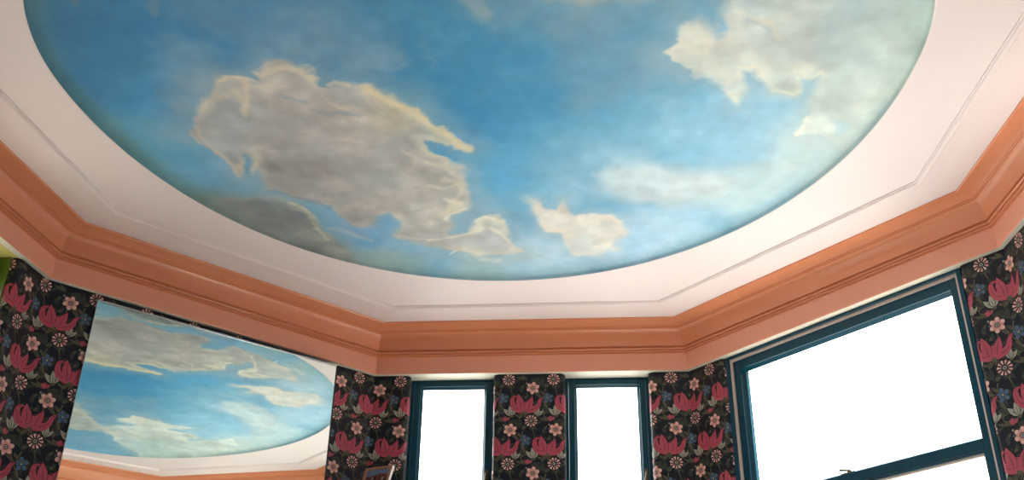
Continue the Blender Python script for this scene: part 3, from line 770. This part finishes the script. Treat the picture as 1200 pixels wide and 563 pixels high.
# far wall: left return, centre pier, right return, apron and heads
pL = [cB] + edgeR(rB, W1[0]); pM = edgeL(rB, W1[1]) + edgeR(rB, W2[0]); pR = edgeL(rB, W2[1]) + [cC]
uL = UBL; uM = UMID; uR = URT - pts_len(pR)
apron = [cB, cC]
wall('wall_front', 'dark floral papered far wall with two narrow teal windows',
     [(pL, SILL, ZT, uL), (pM, SILL, ZT, uM), (pR, SILL, ZT, uR), (apron, 0, SILL-.02, uL)],
     [lambda bm: slab(bm, pL[:1]+pL[1:-1]+[pL[-1], rB.at(W1[0], OUT), corner_out(rA, rB)], SILL-.02, TOPW, 10) if False else None,
      lambda bm: rB.box(bm, 0, W1[0]-.004, WD+.034, OUT, 0, TOPW, 10), lambda bm: rB.box(bm, W1[1]+.004, W2[0]-.004, WD+.034, OUT, 0, TOPW, 10),
      lambda bm: rB.box(bm, W2[1]+.004, rB.L, WD+.034, OUT, 0, TOPW, 10),
      lambda bm: rB.box(bm, 0, rB.L, WD+.001, OUT, 0, SILL-.021, 10),
      lambda bm: rB.box(bm, W1[0]-.01, W1[1]+.01, .005, OUT, FR_B, TOPW, 11), lambda bm: rB.box(bm, W2[0]-.01, W2[1]+.01, .005, OUT, FR_B, TOPW, 11)])
# left diagonal wall (mirror wall)
pA = [cA, cB]
wall('wall_front_left', 'dark floral papered diagonal wall behind the big mirror', [(pA, 0, ZT, uL - pts_len(pA))],
     [lambda bm: rA.box(bm, -.02, rA.L+.02, WD+.001, OUT, 0, TOPW, 10)])
# right diagonal wall with the big sash window
pC1 = [cC] + edgeR(rC, W3[0]); pC2 = edgeL(rC, W3[1]) + [cD]
uC2 = UD - pts_len(pC2)
wall('wall_front_right', 'dark floral papered diagonal wall around the big sash window',
     [(pC1, SILL, ZT, URT), (pC2, SILL, ZT, uC2), ([cC, cD], 0, SILL-.02, URT)],
     [lambda bm: rC.box(bm, 0, W3[0]-.004, WD+.034, OUT, 0, TOPW, 10), lambda bm: rC.box(bm, W3[1]+.004, rC.L, WD+.034, OUT, 0, TOPW, 10),
      lambda bm: rC.box(bm, 0, rC.L, WD+.001, OUT, 0, SILL-.021, 10), lambda bm: rC.box(bm, W3[0]-.01, W3[1]+.01, .005, OUT, FR_B, TOPW, 11)])
# side walls
eL = rL.at(0, WD); eR = rD.at(rD.L, WD)
pL1 = [eL] + edgeR(rL, W4[0]); pL2 = edgeL(rL, W4[1]) + [cA]
uA = uL - pts_len(pA)
wall('wall_left', 'dark floral papered side wall with a window recess painted yellow as if lit',
     [(pL1, SILL, ZT, uA - 2.0), (pL2, SILL, ZT, uA - pts_len(pL2)), ([eL, cA], 0, SILL-.02, uA - 1.4)],
     [lambda bm: rL.box(bm, 0, W4[0]-.004, WD+.034, OUT, 0, TOPW, 10), lambda bm: rL.box(bm, W4[1]+.004, rL.L, WD+.034, OUT, 0, TOPW, 10),
      lambda bm: rL.box(bm, 0, rL.L, WD+.001, OUT, 0, SILL-.021, 10), lambda bm: rL.box(bm, W4[0]-.01, W4[1]+.01, .036, OUT, FR_B, TOPW, 12)])
pD1 = [cD] + edgeR(rD, W5[0]); pD2 = edgeL(rD, W5[1]) + [eR]
wall('wall_right', 'dark floral papered side wall right of the big sash window',
     [(pD1, SILL, ZT, UD), (pD2, SILL, ZT, UD+.9), ([cD, eR], 0, SILL-.02, UD)],
     [lambda bm: rD.box(bm, 0, W5[0]-.004, WD+.034, OUT, 0, TOPW, 10), lambda bm: rD.box(bm, W5[1]+.004, rD.L, WD+.034, OUT, 0, TOPW, 10),
      lambda bm: rD.box(bm, 0, rD.L, WD+.001, OUT, 0, SILL-.021, 10), lambda bm: rD.box(bm, W5[0]-.01, W5[1]+.01, .005, OUT, FR_B, TOPW, 11)])
# outer corner posts and strip above the walls up to the ceiling, so no light leaks in
bm = bmesh.new()
sweep(bm, [L0, A0, B0, C0, D0, E0], [(-.022, 3.155), (-.022, H+.01), (-OUT-.04, H+.01), (-OUT-.04, 3.155), (-.022, 3.155)], 0, False)
for a, b in ((rL, rA), (rA, rB), (rB, rC), (rC, rD)):
    o1 = corner_out(a, b); i1 = offset_path([a.P, a.Q, b.Q], WOFF-.03, False)[1]
    slab(bm, [i1, a.at(a.L, OUT), o1, b.at(0, OUT)], 0, 3.16)
tag(obj('wall_core', bm, M['plain']), 'plaster core of the bay walls behind paper and cornice', 'wall', kind='structure')
# the wider room behind the bay
def quadwall(name, label, p, q, z0=0, z1=H, th=.12):
    bm = bmesh.new(); t = (q-p).normalized(); n = Vector((t.y, -t.x))
    box(bm, (p.x, p.y, z0), Vector((q-p).to_3d()), (-n*th).to_3d(), (0,0,z1-z0))
    tag(obj(name, bm, M['plain']), label, 'wall', kind='structure')
X = RX-.14
quadwall('wall_return_left', 'plain plaster return wall where the bay meets the room on the mirror side', Vector((-X, -2.94)), Vector((L0.x-WD, L0.y)))
quadwall('wall_return_right', 'plain plaster return wall where the bay meets the room on the sash side', Vector((E0.x+WD, E0.y)), Vector((X, -2.92)))
rR = Run(Vector((-X, RY1+.05)), Vector((-X, -2.8)))
W6 = (2.3, 3.75)
bm = bmesh.new()
for a, b, z0, z1 in ((0, W6[0], 0, H), (W6[1], rR.L, 0, H), (W6[0], W6[1], 0, SILL), (W6[0], W6[1], FR_B, H)):
    rR.box(bm, a, b, 0, .135, z0, z1)
tag(obj('wall_rear_left', bm, M['plain']), 'plain plaster side wall with an added sash window behind the mirror side', 'wall', kind='structure')
quadwall('wall_rear_right', 'plain plaster side wall of the room behind the sash side', Vector((X, -2.8)), Vector((X, RY1+.05)))
quadwall('wall_rear', 'plain plaster end wall of the room opposite the bay', Vector((X, RY1+.05)), Vector((-X, RY1+.05)))
bm = bmesh.new()
sweep(bm, [E0, F0, G0, L0], [(-.012, FR_B+.002), (-.012, H), (-.16, H), (-.16, FR_B+.002), (-.012, FR_B+.002)], 0, False)
tag(obj('trim_4', bm, M['frieze']), 'ceiling beam closing the octagon on the open side of the bay', 'beam', kind='structure')

# ====================================================================
#  WINDOWS
# ====================================================================
def ring(run, bm, u0, u1, z0, z1, w, d0, d1, wb=None, wt=None):
    wb = w if wb is None else wb; wt = w if wt is None else wt
    run.box(bm, u0, u0+w, d0, d1, z0, z1); run.box(bm, u1-w, u1, d0, d1, z0, z1)
    run.box(bm, u0+w, u1-w, d0, d1, z1-wt, z1); run.box(bm, u0+w, u1-w, d0, d1, z0, z0+wb)
def bevelring(run, bm, u0, u1, z0, z1, w, d0, d1):
    """sloping glazing bead: from the frame edge at d0 in to the pane at d1"""
    o = [run.at3(u0, d0, z0), run.at3(u1, d0, z0), run.at3(u1, d0, z1), run.at3(u0, d0, z1)]
    i = [run.at3(u0+w, d1, z0+w), run.at3(u1-w, d1, z0+w), run.at3(u1-w, d1, z1-w), run.at3(u0+w, d1, z1-w)]
    b = [run.at3(u0, d1, z0), run.at3(u1, d1, z0), run.at3(u1, d1, z1), run.at3(u0, d1, z1)]
    V = [[bm.verts.new(p) for p in r] for r in (o, i, b)]
    for k in range(4):
        j = (k+1) % 4
        bm.faces.new([V[0][k], V[0][j], V[1][j], V[1][k]]); bm.faces.new([V[1][k], V[1][j], V[2][j], V[2][k]]); bm.faces.new([V[2][k], V[2][j], V[0][j], V[0][k]])
def pane(run, root, u0, u1, z0, z1, d, m, name='pane'):
    bm = bmesh.new(); run.box(bm, u0, u1, d, d+.004, z0, z1); return obj(name, bm, m, root)
def portal(run, u0, u1, z0, z1, d):
    L = bpy.data.lights.new('daylight_portal', 'AREA'); L.shape = 'RECTANGLE'; L.size = u1-u0; L.size_y = z1-z0
    L.cycles.is_portal = True
    o = link(bpy.data.objects.new('daylight_portal', L)); c = run.at3((u0+u1)/2, d, (z0+z1)/2); o.location = c
    zax = -Vector((run.n.x, run.n.y, 0)); yax = Vector((0,0,1)); xax = yax.cross(zax)
    mtx = Matrix((xax, yax, zax)).transposed().to_4x4(); mtx.translation = c; o.matrix_world = mtx
def sill(run, root, u0, u1, m):
    bm = bmesh.new(); run.box(bm, u0-.01, u1+.01, -.03, .20, SILL-.028, SILL); return obj('sill', bm, m, root, bevel=.004)
def handle(run, root, u, d, z):
    bm = bmesh.new(); run.box(bm, u-.008, u+.008, d-.004, d, z-.03, z+.03)
    c = run.at3(u, d-.004, z); n3 = Vector((run.n.x, run.n.y, 0)); t3 = Vector((run.t.x, run.t.y, 0))
    cyl(bm, c, c+n3*.022, .005); cyl(bm, c+n3*.022+Vector((0,0,.008)), c+n3*.030-t3*.012+Vector((0,0,-.055)), .0045, 10, .006)
    return obj('handle', bm, M['brass'], root, bevel=.001)

def narrow_window(name, label, u0, u1, hinge):
    run = rB; root = empty(name, run.at3((u0+u1)/2, .1, SILL)); root_l = root.location.copy()
    kids = []
    bm = bmesh.new(); ring(run, bm, u0-.002, u1+.002, SILL, FR_B-.0005, .016, .094, .185, .02, .006); kids.append(obj('box_frame', bm, M['teal'], None, bevel=.002))
    bm = bmesh.new(); a, b = u0+.015, u1-.015; z0, z1 = SILL+.02, FR_B-.007
    ring(run, bm, a, b, z0, z1, .030, .098, .140, .05, .026); kids.append(obj('casement', bm, M['teal'], None, bevel=.002))
    bm = bmesh.new(); bevelring(run, bm, a+.0295, b-.0295, z0+.0495, z1-.0255, .013, .104, .120); kids.append(obj('glazing_bead', bm, M['teal'], None))
    kids.append(pane(run, None, a+.028, b-.028, z0+.048, z1-.024, .121, M['glass'])); kids.append(sill(run, None, u0, u1, M['teal']))
    kids.append(handle(run, None, b-.015 if hinge > 0 else a+.015, .098, 2.56))
    adopt(root, kids); portal(run, u0, u1, SILL, FR_B, .21)
    tag(root, label, 'window', kind='structure')
def adopt(root, kids):
    for k in kids:
        k.parent = root; k.matrix_parent_inverse = Matrix.Translation(-root.location)
narrow_window('window_1', 'narrow teal framed window between the photo frame and the middle papered pier', *W1, 1)
narrow_window('window_2', 'narrow teal framed window right of the middle papered pier', *W2, 1)

def sash_window(name, label, run, u0, u1, mt, gl, rail=2.341, chan=True, dd=0.0):
    if dd: run = Run(run.P - run.n*dd, run.Q - run.n*dd)
    root = empty(name, run.at3((u0+u1)/2, .1, SILL)); kids = []
    top = FR_B-.001
    bm = bmesh.new(); ring(run, bm, u0-.002, u1+.002, SILL, top, .020, .036, .185, .02, .012); kids.append(obj('box_frame', bm, mt, None, bevel=.002))
    if dd:
        bm = bmesh.new(); run.box(bm, u0-.002, u0+.008, REV-.003-dd, .040, SILL, top); run.box(bm, u1-.008, u1+.002, REV-.003-dd, .040, SILL, top); kids.append(obj('reveal_lining', bm, mt, None))
    a, b = u0+.018, u1-.018
    if chan:
        bm = bmesh.new(); ring(run, bm, a-.001, b+.001, SILL+.02, top-.011, .013, .047, .058, .01, .013); o = obj('sash_channel', bm, M['channel'], None); o['label'] = 'pale sash channel strip'; kids.append(o)
    a += .008; b -= .008; z1 = top-.018; z0 = SILL+.02
    # upper sash (outer track) and lower sash (inner track)
    up = empty('upper_sash', run.at3((u0+u1)/2, .1, rail)); lo = empty('lower_sash', run.at3((u0+u1)/2, .07, SILL))
    bm = bmesh.new(); ring(run, bm, a, b, rail-.014, z1, .040, .060, .108, .044, .050); k1 = [obj('frame', bm, mt, None, bevel=.002)]
    bm = bmesh.new(); bevelring(run, bm, a+.0395, b-.0395, rail+.0295, z1-.0495, .014, .066, .088); k1.append(obj('glazing_bead', bm, mt, None))
    k1.append(pane(run, None, a+.038, b-.038, rail+.028, z1-.048, .089, gl))
    bm = bmesh.new(); ring(run, bm, a, b, z0, rail-.016, .046, .060, .092, .07, .010); k2 = [obj('frame', bm, mt, None, bevel=.002)]
    bm = bmesh.new(); run.box(bm, a+.046, b-.046, .066, .082, rail-.036, rail-.025); k2.append(obj('top_bead', bm, M['channel'], None, bevel=.002))
    k2.append(pane(run, None, a+.044, b-.044, z0+.068, rail-.024, .076, gl))
    c = run.at3((u0+u1)/2-.05, .078, rail+.029)
    bm = bmesh.new(); run.box(bm, (u0+u1)/2-.085, (u0+u1)/2-.02, .068, .098, rail+.029, rail+.037)
    cyl(bm, c+Vector((0,0,.008)), c+Vector((0,0,.018)), .009); t3 = Vector((run.t.x, run.t.y, 0)); cyl(bm, c+Vector((0,0,.016)), c-t3*.045+Vector((0,0,.028)), .004, 8, .006)
    lt = obj('sash_latch', bm, M['brass'], None)
    for e, ks in ((up, k1+[lt]), (lo, k2)):
        adopt(e, ks); kids.append(e)
    kids.append(sill(run, None, u0, u1, mt))
    adopt(root, kids); portal(run, u0, u1, SILL, top, .21)
    tag(root, label, 'window', kind='structure')
sash_window('window_3', 'big teal sash window on the right diagonal wall', rC, *W3, M['teal'], M['glass'])
sash_window('window_4', 'near clear paned window in the left side wall with frame greened for yellow light', rL, *W4, M['tealg'], M['yglass'], 2.2, False, .085)



sash_window('window_5_added', 'teal sash window added out of view for daylight in the papered side wall right of the big sash window', rD, *W5, M['teal'], M['glass'], 2.2)  # unseen window, added for the light it lets in on the right

sash_window('window_6_added', 'teal sash window added out of view for daylight in the plain side wall behind the mirror side', rR, *W6, M['teal'], M['glass'], 2.1)  # unseen window, added to brighten the far and right friezes

# ====================================================================
#  MIRROR
# ====================================================================
def mirror():
    root = empty('wall_mirror', (0,0,0)); s0, s1 = .2135, 1.394; zb, zt = 1.25, 3.033
    g = math.radians(MIR_GAM); tl = math.radians(MIR_TILT)
    n = Vector((rA.n.x*math.cos(g)-rA.n.y*math.sin(g), rA.n.x*math.sin(g)+rA.n.y*math.cos(g), 0))
    tv = Vector((-n.y, n.x, 0)); N3 = Vector((n.x*math.cos(tl), n.y*math.cos(tl), -math.sin(tl)))
    up = Vector((n.x*math.sin(tl), n.y*math.sin(tl), math.cos(tl)))
    ctr = rA.at3((s0+s1)/2, -.012, zt); hw = (s1-s0)/2; hh = zt-zb
    def B(bm, u0, u1, w0, w1, d0, d1): box(bm, ctr + tv*u0 - up*w0 - N3*d0, tv*(u1-u0), -N3*(d1-d0), -up*(w1-w0))
    root.location = ctr - up*hh; kids = []
    bm = bmesh.new(); B(bm, -hw, hw, 0, hh, 0, .006); o = obj('mirror_glass', bm, M['mirror']); kids.append(o)
    bm = bmesh.new(); B(bm, -hw+.004, hw-.004, .003, hh-.003, .0062, .012); kids.append(obj('back_panel', bm, M['backing']))
    bm = bmesh.new(); B(bm, -hw-.001, hw+.003, -.004, .004, -.002, .013); kids.append(obj('top_channel', bm, M['chrome'], bevel=.0008))
    bm = bmesh.new(); B(bm, -hw-.0025, -hw, 0, hh, -.002, .013); kids.append(obj('edge_strip', bm, M['chrome']))
    bm = bmesh.new(); B(bm, hw, hw+.006, 0, hh, -.002, .013); kids.append(obj('edge_strip', bm, M['backing']))
    bm = bmesh.new(); B(bm, -hw-.001, hw+.003, hh-.004, hh+.004, -.002, .013); kids.append(obj('bottom_channel', bm, M['chrome'], bevel=.0008))
    for u in (-hw*.6, hw*.6):                       # stand-off battens that hold it to the wall
        bm = bmesh.new(); c = ctr + tv*u - up*.5 - N3*.012
        wallp = rA.at3(0, WD, 0); nn = Vector((rA.n.x, rA.n.y, 0)); gap = max(.001, (c-wallp).dot(nn))
        box(bm, c, tv*.05, -nn*gap, -up*.9); kids.append(obj('batten', bm, M['backing']))
    adopt(root, kids); tag(root, 'large frameless mirror on the left diagonal wall reflecting the painted ceiling', 'mirror')
mirror()

# ====================================================================
#  PHOTO FRAME ON ITS LITTLE SHELF
# ====================================================================
def photo_frame():
    a, b = math.radians(20), math.radians(22); w, h, th, bd = .150, .185, .016, .014
    r = Vector((math.cos(a), -math.sin(a), 0)); nf = Vector((-math.sin(a), -math.cos(a), 0))
    up = Vector((-nf.x*math.sin(b), -nf.y*math.sin(b), math.cos(b))); nrm = r.cross(up)     # faces the room
    if nrm.dot(nf) < 0: nrm = -nrm
    tm = Vector(PF_TOP); o0 = tm - r*w/2 - up*h          # lower left front corner
    root = empty('photo_frame', (tm - up*h)); kids = []
    def B(bm, x0, x1, y0, y1, d0, d1): box(bm, o0 + r*x0 + up*y0 - nrm*d0, r*(x1-x0), up*(y1-y0), -nrm*(d1-d0))
    bm = bmesh.new(); B(bm, 0, bd, 0, h, 0, th); B(bm, w-bd, w, 0, h, 0, th); B(bm, bd, w-bd, 0, bd, 0, th); B(bm, bd, w-bd, h-bd, h, 0, th)
    kids.append(obj('moulding', bm, M['pwood'], bevel=.0025))
    bm = bmesh.new(); B(bm, w, w+.0015, 0, h, .001, th); k = obj('side_edge', bm, M['pframe_edge']); k['label'] = 'side edge of the frame painted pale as if lit'; kids.append(k)
    # the photograph: blue sky over a dark group standing on reddish ground
    bm = bmesh.new(); PW, PH = w-2*bd, h-2*bd
    def Q(pts, mi, lay): 
        f = bm.faces.new([bm.verts.new(o0 + r*(bd+x*PW) + up*(bd+y*PH) - nrm*(.005-.0002*lay)) for x, y in pts]); f.material_index = mi
    Q([(0,0),(1,0),(1,1),(0,1)], 0, 0)
    Q([(0,0),(1,0),(1,.80),(.62,.83),(.3,.76),(0,.74)], 1, 1)
    rnd = random.Random(3)
    for i in range(8):
        cx = .10+.115*i; top = .84-.09*abs(i-3.6)/3.6 - rnd.uniform(0,.05)
        Q([(cx-.075,.12),(cx+.075,.12),(cx+.065,top-.11),(cx+.03,top-.075),(cx-.03,top-.075),(cx-.065,top-.11)], (2,3,4,2,5,3,4,2)[i], 2+.3*i)
        Q(ell(cx, top-.035, .034, .038, 0, 10), 6 if i % 3 else 2, 5+.3*i)
    kids.append(obj('photograph', bm, [mat('print_sky',(.16,.24,.42,1),.3), mat('print_ground',(.22,.06,.05,1),.3), mat('print_dark',(.02,.015,.02,1),.3), mat('print_maroon',(.10,.02,.03,1),.3), mat('print_pale',(.35,.28,.26,1),.3), mat('print_rust',(.20,.06,.04,1),.3), mat('print_skin',(.10,.045,.035,1),.3)]))
    bm = bmesh.new(); B(bm, bd-.004, w-bd+.004, bd-.004, h-bd+.004, .0065, .0115); kids.append(obj('back_board', bm, M['black']))
    bm = bmesh.new()                                 # easel strut
    p = o0 + r*(w/2-.02) + up*(h*.68) - nrm*th; foot = o0 + r*(w/2-.02) - nf*.095; foot.z = o0.z - th*math.sin(b)
    d = foot-p; box(bm, p, r*.04, d, Vector((0,0,1)).cross(r)*.003); kids.append(obj('strut', bm, M['black']))
    low = min((k.matrix_world @ v.co).z for k in kids for v in k.data.vertices)
    adopt(root, kids); tag(root, 'small tan wooden photo frame with a group picture leaning by the left pier', 'photo frame')
    return low, tm - up*h
pz, pc = photo_frame()
bm = bmesh.new(); box(bm, (pc.x-.115, -.20, pz-.022), (.225,0,0), (0,.2245,0), (0,0,.0218))
sh = empty('wall_shelf', (pc.x, 0, pz-.022))
k1 = obj('shelf_board', bm, M['shelf'], bevel=.004)
kb = [k1]
for dx in (-.08, .06):
    bm = bmesh.new(); v = [bm.verts.new((pc.x+dx+e, y, z)) for e in (0,.016) for y, z in ((.0245,pz-.022),(-.16,pz-.022),(-.02,pz-.07),(.0245,pz-.16))]
    bm.faces.new(v[:4]); bm.faces.new(v[4:][::-1])
    for i in range(4): bm.faces.new([v[i], v[4+i], v[4+(i+1)%4], v[(i+1)%4]])
    bmesh.ops.recalc_face_normals(bm, faces=bm.faces)
    kb.append(obj('bracket', bm, M['shelf']))
adopt(sh, kb); tag(sh, 'small pale wall shelf under the photo frame', 'shelf')

# ====================================================================
#  DAYLIGHT AND CAMERA
# ====================================================================
sc = bpy.context.scene
w = bpy.data.worlds.new('overcast_daylight'); sc.world = w; w.use_nodes = True
nt = w.node_tree; N = nt.nodes; K = nt.links
bg = N['Background']; tc = N.new('ShaderNodeTexCoord'); sx = N.new('ShaderNodeSeparateXYZ'); cr = N.new('ShaderNodeValToRGB')
K.new(tc.outputs['Generated'], sx.inputs[0])
mr = N.new('ShaderNodeMapRange'); mr.inputs['From Min'].default_value = -1; mr.inputs['From Max'].default_value = 1
K.new(sx.outputs['Z'], mr.inputs['Value']); K.new(mr.outputs['Result'], cr.inputs['Fac'])
cr.color_ramp.elements[0].position = .44; cr.color_ramp.elements[0].color = (*GROUND_COL, 1)
cr.color_ramp.elements[1].position = .54; cr.color_ramp.elements[1].color = (*SKY_COL, 1)
# the open sky is brightest, beyond the far wall
dp = N.new('ShaderNodeVectorMath'); dp.operation = 'DOT_PRODUCT'; K.new(tc.outputs['Generated'], dp.inputs[0]); dp.inputs[1].default_value = (-.75, .66, 0)
ms = N.new('ShaderNodeMapRange'); ms.interpolation_type = 'SMOOTHSTEP'; ms.inputs['From Min'].default_value = -.45; ms.inputs['From Max'].default_value = .95
ms.inputs['To Min'].default_value = WORLD; ms.inputs['To Max'].default_value = WORLD*SUNSIDE
K.new(dp.outputs['Value'], ms.inputs['Value'])
K.new(cr.outputs['Color'], bg.inputs['Color']); K.new(ms.outputs['Result'], bg.inputs['Strength'])

sl = bpy.data.lights.new('sun', 'SUN'); sl.energy = SUN_E; sl.angle = math.radians(3); sl.color = SUN_COL
so = link(bpy.data.objects.new('sun', sl)); so.location = (6, 3, 8)
so.rotation_euler = (-Vector(SUN_DIR)).to_track_quat('-Z', 'Y').to_euler()

cam = bpy.data.cameras.new('camera'); co = link(bpy.data.objects.new('camera', cam))
cam.sensor_fit = 'HORIZONTAL'; cam.sensor_width = 36; cam.lens = 36*1218.37/1200; cam.clip_start = .05; cam.clip_end = 200
r = Vector((0.99713093, 0.07458084, 0.01294609)); u = Vector((0.02477247, -0.48312445, 0.87520117)); f = Vector((-0.07152781, 0.87236946, 0.48358588))
mtx = Matrix((r, u, -f)).transposed().to_4x4(); mtx.translation = Vector((0.30490, -4.93587, 1.1)); co.matrix_world = mtx
sc.camera = co
sc.view_settings.view_transform = 'Standard'; sc.view_settings.look = 'None'; sc.view_settings.gamma = 1.0
sc.view_settings.use_curve_mapping = False; sc.view_settings.exposure = EXPOSURE
sc.cycles.use_denoising = True; sc.cycles.max_bounces = 12; sc.cycles.diffuse_bounces = 8; sc.cycles.glossy_bounces = 6; sc.cycles.transparent_max_bounces = 12
sc.cycles.sample_clamp_indirect = 0.0; sc.cycles.caustics_reflective = False; sc.cycles.caustics_refractive = False
